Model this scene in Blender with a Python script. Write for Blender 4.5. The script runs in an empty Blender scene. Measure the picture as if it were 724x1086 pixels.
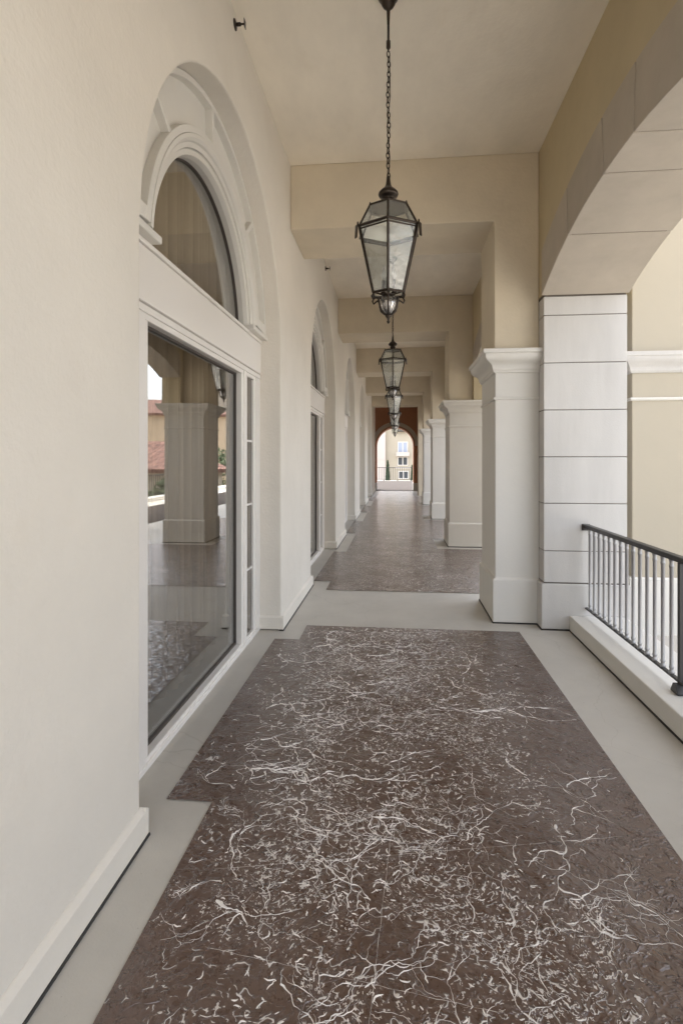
import bpy, bmesh, math, random
from mathutils import Vector, Matrix, noise
PI = math.pi
rnd = random.Random(7)
sc = bpy.context.scene
C = sc.collection

# ------------------------------------------------------------------ materials
def nodes(name):
    m = bpy.data.materials.new(name); m.use_nodes = True
    nt = m.node_tree; nt.nodes.clear()
    out = nt.nodes.new('ShaderNodeOutputMaterial')
    return m, nt, out

def N(nt, t, **k):
    n = nt.nodes.new(t)
    for a, b in k.items():
        if a.startswith('i_'):
            n.inputs[a[2:].replace('_', ' ')].default_value = b
        else:
            setattr(n, a, b)
    return n

def L(nt, a, b): nt.links.new(a, b)

def coords(nt, scale=(1, 1, 1)):
    g = N(nt, 'ShaderNodeNewGeometry')
    mp = N(nt, 'ShaderNodeMapping'); mp.inputs['Scale'].default_value = scale
    L(nt, g.outputs['Position'], mp.inputs['Vector'])
    return mp.outputs['Vector']

def rgb(c): return (c[0], c[1], c[2], 1)

def plaster(name, col, rough=.8, amp=.06, scale=1.2, bump=.06, bscale=45, stretch=(1, 1, 1), spec=.3, stain=0.0, tint=(.75, .68, .58)):
    m, nt, out = nodes(name)
    v = coords(nt, stretch)
    n1 = N(nt, 'ShaderNodeTexNoise', i_Scale=scale, i_Detail=7.0, i_Roughness=.62); L(nt, v, n1.inputs['Vector'])
    r = N(nt, 'ShaderNodeMapRange'); r.inputs[1].default_value = .3; r.inputs[2].default_value = .7
    r.inputs[3].default_value = 1 - amp; r.inputs[4].default_value = 1 + amp
    L(nt, n1.outputs['Fac'], r.inputs[0])
    mx = N(nt, 'ShaderNodeVectorMath', operation='SCALE'); mx.inputs[0].default_value = col
    L(nt, r.outputs[0], mx.inputs['Scale'])
    last = mx.outputs[0]
    if stain:
        n3 = N(nt, 'ShaderNodeTexNoise', i_Scale=scale * 2.1, i_Detail=9.0, i_Roughness=.7); L(nt, v, n3.inputs['Vector'])
        rr = N(nt, 'ShaderNodeMapRange'); rr.inputs[1].default_value = .56; rr.inputs[2].default_value = .8
        rr.inputs[3].default_value = 0; rr.inputs[4].default_value = stain
        L(nt, n3.outputs['Fac'], rr.inputs[0])
        mm = N(nt, 'ShaderNodeMix', data_type='RGBA', blend_type='MULTIPLY')
        L(nt, rr.outputs[0], mm.inputs['Factor']); L(nt, last, mm.inputs['A']); mm.inputs['B'].default_value = rgb(tint)
        last = mm.outputs['Result']
    b = N(nt, 'ShaderNodeBsdfPrincipled'); b.inputs['Roughness'].default_value = rough
    b.inputs['Specular IOR Level'].default_value = spec
    L(nt, last, b.inputs['Base Color'])
    n2 = N(nt, 'ShaderNodeTexNoise', i_Scale=bscale, i_Detail=5.0); 
    g2 = coords(nt); L(nt, g2, n2.inputs['Vector'])
    n4 = N(nt, 'ShaderNodeTexNoise', i_Scale=4.0, i_Detail=3.0); L(nt, g2, n4.inputs['Vector'])
    ad = N(nt, 'ShaderNodeMath', operation='MULTIPLY_ADD'); ad.inputs[1].default_value = 3.0
    L(nt, n4.outputs['Fac'], ad.inputs[0]); L(nt, n2.outputs['Fac'], ad.inputs[2])
    bp = N(nt, 'ShaderNodeBump', i_Strength=bump, i_Distance=.02)
    L(nt, ad.outputs[0], bp.inputs['Height']); L(nt, bp.outputs[0], b.inputs['Normal'])
    L(nt, b.outputs[0], out.inputs[0])
    return m

def simple(name, col, rough=.5, metal=0.0, spec=.5, bump=0.0, bscale=80):
    m, nt, out = nodes(name)
    b = N(nt, 'ShaderNodeBsdfPrincipled'); b.inputs['Base Color'].default_value = rgb(col)
    b.inputs['Roughness'].default_value = rough; b.inputs['Metallic'].default_value = metal
    b.inputs['Specular IOR Level'].default_value = spec
    v = coords(nt)
    n = N(nt, 'ShaderNodeTexNoise', i_Scale=bscale, i_Detail=4.0); L(nt, v, n.inputs['Vector'])
    r = N(nt, 'ShaderNodeMapRange'); r.inputs[3].default_value = max(.02, rough - .12); r.inputs[4].default_value = min(1, rough + .12)
    L(nt, n.outputs['Fac'], r.inputs[0]); L(nt, r.outputs[0], b.inputs['Roughness'])
    if bump:
        bp = N(nt, 'ShaderNodeBump', i_Strength=bump, i_Distance=.01)
        L(nt, n.outputs['Fac'], bp.inputs['Height']); L(nt, bp.outputs[0], b.inputs['Normal'])
    L(nt, b.outputs[0], out.inputs[0])
    return m

def glass(name, tint, refl, rough=0.0, haze=0.0, wave=0.0, ior=1.5):
    m, nt, out = nodes(name)
    tr = N(nt, 'ShaderNodeBsdfTransparent'); tr.inputs[0].default_value = rgb(tint)
    base = tr.outputs[0]
    if haze:
        df = N(nt, 'ShaderNodeBsdfTranslucent'); df.inputs[0].default_value = (.85, .87, .86, 1)
        d2 = N(nt, 'ShaderNodeBsdfDiffuse'); d2.inputs[0].default_value = (.85, .87, .86, 1)
        m0 = N(nt, 'ShaderNodeMixShader', i_Fac=.5); L(nt, df.outputs[0], m0.inputs[1]); L(nt, d2.outputs[0], m0.inputs[2])
        mh = N(nt, 'ShaderNodeMixShader', i_Fac=haze)
        L(nt, base, mh.inputs[1]); L(nt, m0.outputs[0], mh.inputs[2]); base = mh.outputs[0]
    gl = N(nt, 'ShaderNodeBsdfGlossy'); gl.inputs['Roughness'].default_value = rough
    gl.inputs['Color'].default_value = (.95, .96, .96, 1)
    lw = N(nt, 'ShaderNodeLayerWeight'); lw.inputs['Blend'].default_value = .5   # same on both faces of the pane
    fr = N(nt, 'ShaderNodeMath', operation='POWER'); fr.inputs[1].default_value = 4.0; L(nt, lw.outputs['Facing'], fr.inputs[0])
    ad = N(nt, 'ShaderNodeMath', operation='ADD', use_clamp=True); ad.inputs[1].default_value = refl
    L(nt, fr.outputs[0], ad.inputs[0])
    if wave:
        v = coords(nt)
        n = N(nt, 'ShaderNodeTexNoise', i_Scale=28.0, i_Detail=3.0); L(nt, v, n.inputs['Vector'])
        bp = N(nt, 'ShaderNodeBump', i_Strength=wave, i_Distance=.01)
        L(nt, n.outputs['Fac'], bp.inputs['Height']); L(nt, bp.outputs[0], gl.inputs['Normal'])
    mx = N(nt, 'ShaderNodeMixShader')
    L(nt, ad.outputs[0], mx.inputs[0]); L(nt, base, mx.inputs[1]); L(nt, gl.outputs[0], mx.inputs[2])
    L(nt, mx.outputs[0], out.inputs[0])
    return m

def cloth(name, col):
    m, nt, out = nodes(name)
    d = N(nt, 'ShaderNodeBsdfDiffuse'); d.inputs[0].default_value = rgb(col)
    t = N(nt, 'ShaderNodeBsdfTranslucent'); t.inputs[0].default_value = rgb(col)
    v = coords(nt, (1, 18, .25))
    n = N(nt, 'ShaderNodeTexNoise', i_Scale=2.0, i_Detail=4.0); L(nt, v, n.inputs['Vector'])
    cr = N(nt, 'ShaderNodeMapRange'); cr.inputs[1].default_value = .3; cr.inputs[2].default_value = .7; cr.inputs[3].default_value = .55; cr.inputs[4].default_value = 1.5  # vertical streaks paint light and shade of the folds into the colour
    L(nt, n.outputs['Fac'], cr.inputs[0])
    sv = N(nt, 'ShaderNodeVectorMath', operation='SCALE'); sv.inputs[0].default_value = col; L(nt, cr.outputs[0], sv.inputs['Scale'])
    L(nt, sv.outputs[0], d.inputs[0])
    mx = N(nt, 'ShaderNodeMixShader', i_Fac=.3)
    L(nt, d.outputs[0], mx.inputs[1]); L(nt, t.outputs[0], mx.inputs[2]); L(nt, mx.outputs[0], out.inputs[0])
    return m

def stamped(name):
    """dark brown stamped concrete, sealed, with pale worn ridges"""
    m, nt, out = nodes(name)
    g = N(nt, 'ShaderNodeNewGeometry')
    pos = g.outputs['Position']
    wn = N(nt, 'ShaderNodeTexNoise', i_Scale=2.3, i_Detail=4.0); L(nt, pos, wn.inputs['Vector'])
    sub = N(nt, 'ShaderNodeVectorMath', operation='SUBTRACT'); sub.inputs[1].default_value = (.5, .5, .5); L(nt, wn.outputs['Color'], sub.inputs[0])
    scl = N(nt, 'ShaderNodeVectorMath', operation='SCALE'); scl.inputs['Scale'].default_value = .30; L(nt, sub.outputs[0], scl.inputs[0])
    warp = N(nt, 'ShaderNodeVectorMath', operation='ADD'); L(nt, pos, warp.inputs[0]); L(nt, scl.outputs[0], warp.inputs[1])
    def ridge(scale, detail, w, vec):
        n = N(nt, 'ShaderNodeTexNoise', i_Scale=scale, i_Detail=detail, i_Roughness=.55); L(nt, vec, n.inputs['Vector'])
        s = N(nt, 'ShaderNodeMath', operation='SUBTRACT'); s.inputs[1].default_value = .5; L(nt, n.outputs['Fac'], s.inputs[0])
        a = N(nt, 'ShaderNodeMath', operation='ABSOLUTE'); L(nt, s.outputs[0], a.inputs[0])
        r = N(nt, 'ShaderNodeMapRange', interpolation_type='SMOOTHSTEP'); r.inputs[1].default_value = 0; r.inputs[2].default_value = w
        r.inputs[3].default_value = 1; r.inputs[4].default_value = 0; L(nt, a.outputs[0], r.inputs[0])
        return r.outputs[0]
    def mask(scale, lo, hi, off):
        mp = N(nt, 'ShaderNodeMapping'); mp.inputs['Location'].default_value = (off, off * 1.7, 0); L(nt, pos, mp.inputs['Vector'])
        n = N(nt, 'ShaderNodeTexNoise', i_Scale=scale, i_Detail=3.0); L(nt, mp.outputs[0], n.inputs['Vector'])
        r = N(nt, 'ShaderNodeMapRange', interpolation_type='SMOOTHSTEP'); r.inputs[1].default_value = lo; r.inputs[2].default_value = hi
        L(nt, n.outputs['Fac'], r.inputs[0]); return r.outputs[0]
    def mul(a, b):
        n = N(nt, 'ShaderNodeMath', operation='MULTIPLY'); L(nt, a, n.inputs[0])
        if isinstance(b, float): n.inputs[1].default_value = b
        else: L(nt, b, n.inputs[1])
        return n.outputs[0]
    def mxm(a, b):
        n = N(nt, 'ShaderNodeMath', operation='MAXIMUM'); L(nt, a, n.inputs[0]); L(nt, b, n.inputs[1]); return n.outputs[0]
    # wear follows the walking line down the middle
    sx = N(nt, 'ShaderNodeSeparateXYZ'); L(nt, pos, sx.inputs[0])
    ax = N(nt, 'ShaderNodeMath', operation='ABSOLUTE'); L(nt, sx.outputs[0], ax.inputs[0])
    wr = N(nt, 'ShaderNodeMapRange', interpolation_type='SMOOTHSTEP'); wr.inputs[1].default_value = .35; wr.inputs[2].default_value = 1.45
    wr.inputs[3].default_value = 1; wr.inputs[4].default_value = .0; L(nt, ax.outputs[0], wr.inputs[0])
    def wearmask(scale, off, lo, hi):
        mp = N(nt, 'ShaderNodeMapping'); mp.inputs['Location'].default_value = (off, off * 1.7, 0); L(nt, pos, mp.inputs['Vector'])
        n = N(nt, 'ShaderNodeTexNoise', i_Scale=scale, i_Detail=4.0, i_Roughness=.6); L(nt, mp.outputs[0], n.inputs['Vector'])
        a = N(nt, 'ShaderNodeMath', operation='MULTIPLY_ADD'); a.inputs[1].default_value = .22; L(nt, wr.outputs[0], a.inputs[0]); L(nt, n.outputs['Fac'], a.inputs[2])
        r = N(nt, 'ShaderNodeMapRange', interpolation_type='SMOOTHSTEP'); r.inputs[1].default_value = lo; r.inputs[2].default_value = hi
        L(nt, a.outputs[0], r.inputs[0]); return r.outputs[0]
    r1 = mul(mul(ridge(10, 2.5, .020, warp.outputs[0]), mask(19, .47, .56, 3.0)), wearmask(1.3, 9.0, .60, .72))
    r2 = mul(mul(ridge(27, 1.8, .038, warp.outputs[0]), mask(42, .48, .56, 5.0)), wearmask(1.9, 14.0, .67, .75))
    r3 = mul(mul(ridge(50, 1.2, .055, warp.outputs[0]), mask(70, .50, .57, 7.0)), wearmask(2.3, 21.0, .69, .76))
    raw = mxm(mul(ridge(10, 2.5, .035, warp.outputs[0]), mask(19, .42, .56, 3.0)), mul(mul(ridge(27, 1.8, .06, warp.outputs[0]), mask(42, .45, .56, 5.0)), .55))
    worn0 = mxm(mxm(r1, r2), r3)
    wsh = N(nt, 'ShaderNodeMapRange', interpolation_type='SMOOTHSTEP'); wsh.inputs[1].default_value = .25; wsh.inputs[2].default_value = .6; L(nt, worn0, wsh.inputs[0])
    worn = wsh.outputs[0]
    # fine straight scratch lines
    # base mottling
    n1 = N(nt, 'ShaderNodeTexNoise', i_Scale=1.6, i_Detail=8.0, i_Roughness=.65); L(nt, pos, n1.inputs['Vector'])
    cr = N(nt, 'ShaderNodeValToRGB')
    cr.color_ramp.elements[0].position = .3; cr.color_ramp.elements[0].color = (.074, .038, .026, 1)
    cr.color_ramp.elements[1].position = .72; cr.color_ramp.elements[1].color = (.130, .088, .072, 1)
    e = cr.color_ramp.elements.new(.5); e.color = (.098, .058, .043, 1)
    L(nt, n1.outputs['Fac'], cr.inputs[0])
    n5 = N(nt, 'ShaderNodeTexNoise', i_Scale=22.0, i_Detail=6.0, i_Roughness=.7); L(nt, pos, n5.inputs['Vector'])
    mr = N(nt, 'ShaderNodeMapRange'); mr.inputs[3].default_value = .65; mr.inputs[4].default_value = 1.35; L(nt, n5.outputs['Fac'], mr.inputs[0])
    sv = N(nt, 'ShaderNodeVectorMath', operation='SCALE'); L(nt, cr.outputs[0], sv.inputs[0]); L(nt, mr.outputs[0], sv.inputs['Scale'])
    mix = N(nt, 'ShaderNodeMix', data_type='RGBA'); L(nt, mul(worn, .9), mix.inputs['Factor'])
    L(nt, sv.outputs[0], mix.inputs['A']); mix.inputs['B'].default_value = (.72, .67, .63, 1)
    b = N(nt, 'ShaderNodeBsdfPrincipled'); L(nt, mix.outputs['Result'], b.inputs['Base Color'])
    b.inputs['Specular IOR Level'].default_value = .5
    rr = N(nt, 'ShaderNodeMapRange'); rr.inputs[1].default_value = .3; rr.inputs[2].default_value = .7; rr.inputs[3].default_value = .20; rr.inputs[4].default_value = .42
    L(nt, n5.outputs['Fac'], rr.inputs[0]); L(nt, rr.outputs[0], b.inputs['Roughness'])
    # relief
    big = N(nt, 'ShaderNodeTexNoise', i_Scale=7.0, i_Detail=6.0, i_Roughness=.6); L(nt, warp.outputs[0], big.inputs['Vector'])
    rg = ridge(4.5, 4, .12, warp.outputs[0])
    h = N(nt, 'ShaderNodeMath', operation='MULTIPLY_ADD'); h.inputs[1].default_value = .5; L(nt, rg, h.inputs[0]); L(nt, big.outputs['Fac'], h.inputs[2])
    h2 = N(nt, 'ShaderNodeMath', operation='MULTIPLY_ADD'); h2.inputs[1].default_value = .75; L(nt, raw, h2.inputs[0]); L(nt, h.outputs[0], h2.inputs[2])
    h3 = N(nt, 'ShaderNodeMath', operation='MULTIPLY_ADD'); h3.inputs[1].default_value = .12; L(nt, n5.outputs['Fac'], h3.inputs[0]); L(nt, h2.outputs[0], h3.inputs[2])
    bp = N(nt, 'ShaderNodeBump', i_Strength=.7, i_Distance=.012); L(nt, h3.outputs[0], bp.inputs['Height']); L(nt, bp.outputs[0], b.inputs['Normal'])
    # clear sealer: a glossy coat that follows only the larger relief
    b.inputs['Coat Weight'].default_value = .8; b.inputs['Coat Roughness'].default_value = .14; b.inputs['Coat IOR'].default_value = 1.5
    bc = N(nt, 'ShaderNodeBump', i_Strength=.38, i_Distance=.012); L(nt, h2.outputs[0], bc.inputs['Height']); L(nt, bc.outputs[0], b.inputs['Coat Normal'])
    L(nt, b.outputs[0], out.inputs[0])
    return m

def concrete(name, col):
    m = plaster(name, col, .45, .09, 1.7, .08, 90, spec=.4, stain=.35, tint=(.76, .72, .66))
    nt = m.node_tree; b = [n for n in nt.nodes if n.type == 'BSDF_PRINCIPLED'][0]
    src = b.inputs['Base Color'].links[0].from_socket
    v = coords(nt)
    wn = N(nt, 'ShaderNodeTexNoise', i_Scale=2.0, i_Detail=6.0); L(nt, v, wn.inputs['Vector'])
    ad = N(nt, 'ShaderNodeVectorMath', operation='MULTIPLY_ADD'); ad.inputs[1].default_value = (.5, .5, 0); L(nt, wn.outputs['Color'], ad.inputs[0]); L(nt, v, ad.inputs[2])
    vo = N(nt, 'ShaderNodeTexVoronoi', feature='DISTANCE_TO_EDGE', i_Scale=.5); L(nt, ad.outputs[0], vo.inputs['Vector'])
    r = N(nt, 'ShaderNodeMapRange'); r.inputs[1].default_value = 0; r.inputs[2].default_value = .0022; r.inputs[3].default_value = .22; r.inputs[4].default_value = 0
    L(nt, vo.outputs['Distance'], r.inputs[0])
    sp = N(nt, 'ShaderNodeTexNoise', i_Scale=60.0, i_Detail=2.0); L(nt, v, sp.inputs['Vector'])
    r2 = N(nt, 'ShaderNodeMapRange'); r2.inputs[1].default_value = .72; r2.inputs[2].default_value = .76; r2.inputs[3].default_value = 0; r2.inputs[4].default_value = .5
    L(nt, sp.outputs['Fac'], r2.inputs[0])
    mxx = N(nt, 'ShaderNodeMath', operation='MAXIMUM'); L(nt, r.outputs[0], mxx.inputs[0]); L(nt, r2.outputs[0], mxx.inputs[1])
    mm = N(nt, 'ShaderNodeMix', data_type='RGBA', blend_type='MULTIPLY'); L(nt, mxx.outputs[0], mm.inputs['Factor']); L(nt, src, mm.inputs['A']); mm.inputs['B'].default_value = (.45, .40, .34, 1)
    L(nt, mm.outputs['Result'], b.inputs['Base Color'])
    return m

M = {}
M['wall'] = plaster('cream_wall_plaster', (.71, .67, .602), .75, .055, .8, .14, 50, stain=.20)
M['upper'] = plaster('ochre_cream_plaster', (.53, .45, .30), .8, .07, 1.3, .10, 40, stain=.15)
M['ceil'] = plaster('ceiling_plaster', (.86, .80, .69), .85, .07, 2.2, .10, 35, stretch=(1, .5, 1), stain=.18)
M['beam'] = plaster('beam_plaster', (.64, .565, .44), .8, .07, 1.6, .12, 38, stain=.15)
M['column'] = plaster('off_white_column_plaster', (.68, .66, .615), .7, .04, 1.0, .06, 60, stain=.18)
M['stone'] = plaster('pale_cast_stone', (.565, .548, .522), .7, .07, 1.5, .09, 80, stretch=(2.5, 2.5, .5), stain=.22, tint=(.8, .76, .70))
M['vouss'] = plaster('beige_cast_stone', (.47, .42, .355), .75, .10, 1.8, .07, 70, stain=.2)
M['joint'] = simple('dark_joint', (.15, .13, .11), .9)
M['white'] = simple('white_paint', (.78, .75, .71), .4, bump=.02)
M['concrete'] = concrete('grey_concrete_floor', (.48, .455, .41))
M['stamp'] = stamped('brown_stamped_concrete')
M['vein'] = plaster('pale_worn_ridge', (.80, .755, .715), .5, .22, 14, .1, 120, spec=.5)
M['seal'] = simple('dark_sealant', (.035, .032, .030), .8)
M['gasket'] = simple('brown_gasket', (.07, .058, .05), .6)
M['iron'] = simple('charcoal_iron', (.045, .043, .043), .42, .3, .6, 0, 1.0)
M['bar'] = simple('grey_painted_iron', (.34, .335, .34), .3, .35, .6, 0, .5)
M['bronze'] = simple('dark_bronze', (.045, .034, .026), .38, .7, .5)
M['silver'] = simple('dull_nickel', (.5, .48, .46), .25, .9)
M['glass'] = glass('window_glass', (.86, .84, .81), .14)
M['glass2'] = glass('side_light_glass', (.60, .56, .52), .05)
M['lglass'] = glass('lantern_glass', (.95, .96, .95), .10, .03, .09, .25)
M['bulb'] = glass('bulb_glass', (.95, .95, .95), .1, .02, .25)
M['curtain'] = cloth('taupe_sheer_curtain', (.42, .355, .275))
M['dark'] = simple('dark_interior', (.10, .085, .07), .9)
M['floorin'] = simple('interior_floor', (.16, .14, .12), .6)
M['red'] = plaster('terracotta_plaster', (.37, .185, .11), .85, .08, 1.5, .1, 30, stain=.2)
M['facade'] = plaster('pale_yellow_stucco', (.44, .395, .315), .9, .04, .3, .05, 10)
M['facade2'] = plaster('pinkish_grey_stucco', (.52, .47, .43), .9, .04, .3, .05, 10)
M['tan'] = plaster('tan_stucco', (.55, .43, .30), .9, .05, .3, .05, 10)
M['pane'] = simple('dark_window_pane', (.05, .06, .07), .15, 0, .6)
M['shutter'] = simple('blue_grey_shutter', (.34, .38, .47), .6)
M['paving'] = plaster('pale_terrace_paving', (.52, .49, .44), .6, .06, .8, .05, 40, stain=.2)
M['weathered'] = plaster('weathered_brown_paving', (.055, .046, .041), .85, .2, 3.0, .3, 30, spec=.15, stain=.3)
M['ground'] = plaster('courtyard_paving', (.34, .31, .27), .9, .12, .6, .1, 12, stain=.3)
M['leaf'] = plaster('tree_leaf', (.055, .085, .035), .7, .35, 3.0, .0, 10)
M['cypress'] = plaster('cypress_leaf', (.035, .060, .032), .8, .35, 5.0, .0, 10)
M['bark'] = plaster('bark', (.13, .10, .075), .9, .2, 6, .3, 40)

def tile_mat():
    m, nt, out = nodes('red_roof_tile')
    v = coords(nt)
    w = N(nt, 'ShaderNodeTexWave', wave_type='BANDS', bands_direction='X', i_Scale=.9, i_Distortion=.4); L(nt, v, w.inputs['Vector'])
    n = N(nt, 'ShaderNodeTexNoise', i_Scale=2.5, i_Detail=6.0); L(nt, v, n.inputs['Vector'])
    cr = N(nt, 'ShaderNodeValToRGB'); cr.color_ramp.elements[0].color = (.10, .05, .038, 1); cr.color_ramp.elements[1].color = (.26, .135, .10, 1)
    cr.color_ramp.elements[0].position = .35; cr.color_ramp.elements[1].position = .7
    L(nt, n.outputs['Fac'], cr.inputs[0])
    b = N(nt, 'ShaderNodeBsdfPrincipled'); b.inputs['Roughness'].default_value = .85; L(nt, cr.outputs[0], b.inputs['Base Color'])
    bp = N(nt, 'ShaderNodeBump', i_Strength=.8, i_Distance=.06); L(nt, w.outputs['Fac'], bp.inputs['Height']); L(nt, bp.outputs[0], b.inputs['Normal'])
    L(nt, b.outputs[0], out.inputs[0]); return m
M['tile'] = tile_mat()

# ------------------------------------------------------------------ mesh helpers
class MB:
    def __init__(s): s.v = []; s.f = []; s.mi = []; s.sm = []
    def add(s, vs, fs, mi=0, smooth=False):
        o = len(s.v); s.v += [tuple(v) for v in vs]
        for f in fs: s.f.append(tuple(i + o for i in f)); s.mi.append(mi); s.sm.append(smooth)
    def box(s, x0, x1, y0, y1, z0, z1, mi=0):
        vs = [(x, y, z) for z in (z0, z1) for y in (y0, y1) for x in (x0, x1)]
        s.add(vs, [(0, 2, 3, 1), (4, 5, 7, 6), (0, 1, 5, 4), (2, 6, 7, 3), (0, 4, 6, 2), (1, 3, 7, 5)], mi)
    def prism(s, poly, axis, a0, a1, mi=0):
        """closed polygon extruded along an axis; poly holds the two other coords in axis order"""
        n = len(poly)
        def P(p, a):
            if axis == 'x': return (a, p[0], p[1])
            if axis == 'y': return (p[0], a, p[1])
            return (p[0], p[1], a)
        vs = [P(p, a0) for p in poly] + [P(p, a1) for p in poly]
        fs = [tuple(range(n)), tuple(range(2 * n - 1, n - 1, -1))] + [(i, i + n, (i + 1) % n + n, (i + 1) % n) for i in range(n)]
        s.add(vs, fs, mi)
    def lathe(s, prof, c, seg=20, mi=0, smooth=True):
        vs = []; fs = []
        for r, z in prof:
            for k in range(seg):
                a = 2 * PI * k / seg; vs.append((c[0] + r * math.cos(a), c[1] + r * math.sin(a), c[2] + z))
        for i in range(len(prof) - 1):
            for k in range(seg):
                k2 = (k + 1) % seg; fs.append((i * seg + k, i * seg + k2, (i + 1) * seg + k2, (i + 1) * seg + k))
        fs.append(tuple(range(seg))[::-1]); fs.append(tuple((len(prof) - 1) * seg + k for k in range(seg)))
        s.add(vs, fs, mi, smooth)
    def tube(s, pts, r, seg=8, mi=0, closed=False, smooth=True):
        pts = [Vector(p) for p in pts]; n = len(pts)
        rs = r if isinstance(r, (list, tuple)) else [r] * n
        vs = []; up = None
        for i, p in enumerate(pts):
            a = pts[i - 1] if (i > 0 or closed) else p
            b = pts[(i + 1) % n] if (i < n - 1 or closed) else p
            t = (b - a).normalized()
            if up is None:
                up = Vector((0, 0, 1)) if abs(t.z) < .9 else Vector((1, 0, 0))
            s1 = t.cross(up).normalized(); u1 = s1.cross(t).normalized(); up = u1
            for k in range(seg):
                an = 2 * PI * k / seg; vs.append(p + (s1 * math.cos(an) + u1 * math.sin(an)) * rs[i])
        fs = []
        for i in range(n if closed else n - 1):
            j = (i + 1) % n
            for k in range(seg):
                k2 = (k + 1) % seg; fs.append((i * seg + k, i * seg + k2, j * seg + k2, j * seg + k))
        if not closed:
            fs.append(tuple(range(seg))[::-1]); fs.append(tuple((n - 1) * seg + k for k in range(seg)))
        s.add(vs, fs, mi, smooth)
    def ringband(s, prof, yc, zc, xs=1, a0=0, a1=PI, seg=48, mi=0, caps=True, smooth=False):
        """sweep a closed (x, r) profile round an arch in the YZ plane; angle 0 = far (+Y) side"""
        n = len(prof); vs = []; fs = []
        for i in range(seg + 1):
            a = a0 + (a1 - a0) * i / seg
            for x, r in prof: vs.append((x, yc + r * math.cos(a), zc + r * math.sin(a)))
        for i in range(seg):
            for k in range(n):
                k2 = (k + 1) % n; fs.append((i * n + k, i * n + k2, (i + 1) * n + k2, (i + 1) * n + k))
        if caps:
            fs.append(tuple(range(n))[::-1]); fs.append(tuple(seg * n + k for k in range(n)))
        s.add(vs, fs, mi, smooth)
    def obj(s, name, mats, parent=None, bevel=0.0, seg=2, angle=35):
        me = bpy.data.meshes.new(name); me.from_pydata(s.v, [], s.f)
        if not isinstance(mats, (list, tuple)): mats = [mats]
        for m in mats: me.materials.append(m)
        for p, mi, sm in zip(me.polygons, s.mi, s.sm): p.material_index = mi; p.use_smooth = sm
        bm = bmesh.new(); bm.from_mesh(me); bmesh.ops.recalc_face_normals(bm, faces=bm.faces); bm.to_mesh(me); bm.free()
        o = bpy.data.objects.new(name, me); C.objects.link(o)
        if parent: o.parent = parent
        if bevel:
            bv = o.modifiers.new('Bevel', 'BEVEL'); bv.width = bevel; bv.segments = seg; bv.limit_method = 'ANGLE'; bv.angle_limit = math.radians(angle)
        return o

def tag(o, label=None, cat=None, group=None, kind=None):
    if label: o['label'] = label
    if cat: o['category'] = cat
    if group: o['group'] = group
    if kind: o['kind'] = kind
    return o

def empty(name, loc, label=None, cat=None, group=None):
    o = bpy.data.objects.new(name, None); C.objects.link(o); o.location = loc; o.empty_display_size = .1
    return tag(o, label, cat, group)

def copy_tree(o, parent=None):
    c = o.copy(); C.objects.link(c)
    if parent: c.parent = parent
    for ch in list(o.children): copy_tree(ch, c)
    return c

# ------------------------------------------------------------------ dimensions (metres)
P = 4.587                      # bay pitch
XW = -1.07                     # left wall face
XG = -1.28                     # window plane
XC = .963                      # column face
XA = 1.378                     # arcade wall inner face
XO = 2.126                     # arcade wall outer face, first bays
XP = 1.745                     # the same beyond the first pier
YB = 3.59                      # centre of the first window
YA = 3.50                      # centre of the first arcade arch
ZC = 4.583                     # ceiling
YE = 27.5                      # end wall
YP0 = 5.26 + .553             # first stone pier
HW = 1.405; ZS = 2.555          # window recess half-width and springing
BAYS = range(-1, 5)

# ------------------------------------------------------------------ floor
b = MB(); b.box(-1.42, 2.14, -2.6, 40.6, -.3, 0)
tag(b.obj('concrete_floor', M['concrete']), kind='structure')

# brown stamped panel of the first bay, with its raised pale veins
def ribbon(mb, pts, ws, z, h, mi=1):
    n = len(pts); vs = []; fs = []
    for i, p in enumerate(pts):
        a = pts[max(0, i - 1)]; c = pts[min(n - 1, i + 1)]
        dx, dy = c[0] - a[0], c[1] - a[1]; l = math.hypot(dx, dy) or 1
        nx, ny = -dy / l, dx / l; w = ws[i]
        vs += [(p[0] + nx * w, p[1] + ny * w, z), (p[0] + nx * w * .3, p[1] + ny * w * .3, z + h * min(1, w / .004)),
               (p[0] - nx * w * .35, p[1] - ny * w * .35, z + h * .9 * min(1, w / .004)), (p[0] - nx * w, p[1] - ny * w, z)]
    for i in range(n - 1):
        o = i * 4; q = o + 4
        fs += [(o, q, q + 1, o + 1), (o + 1, q + 1, q + 2, o + 2), (o + 2, q + 2, q + 3, o + 3)]
    mb.add(vs, fs, mi)

def wear(x, y):
    """how worn the panel is: most along the middle of the walk"""
    c = math.exp(-((x + .14) / .80) ** 2)
    n = noise.noise(Vector((x * 1.5, y * 1.1, 3.3))) * .8 + noise.noise(Vector((x * 3.6, y * 3.1, 8.1))) * .75
    return max(0, min(1, c * .9 + n * .75 - .12))

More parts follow.
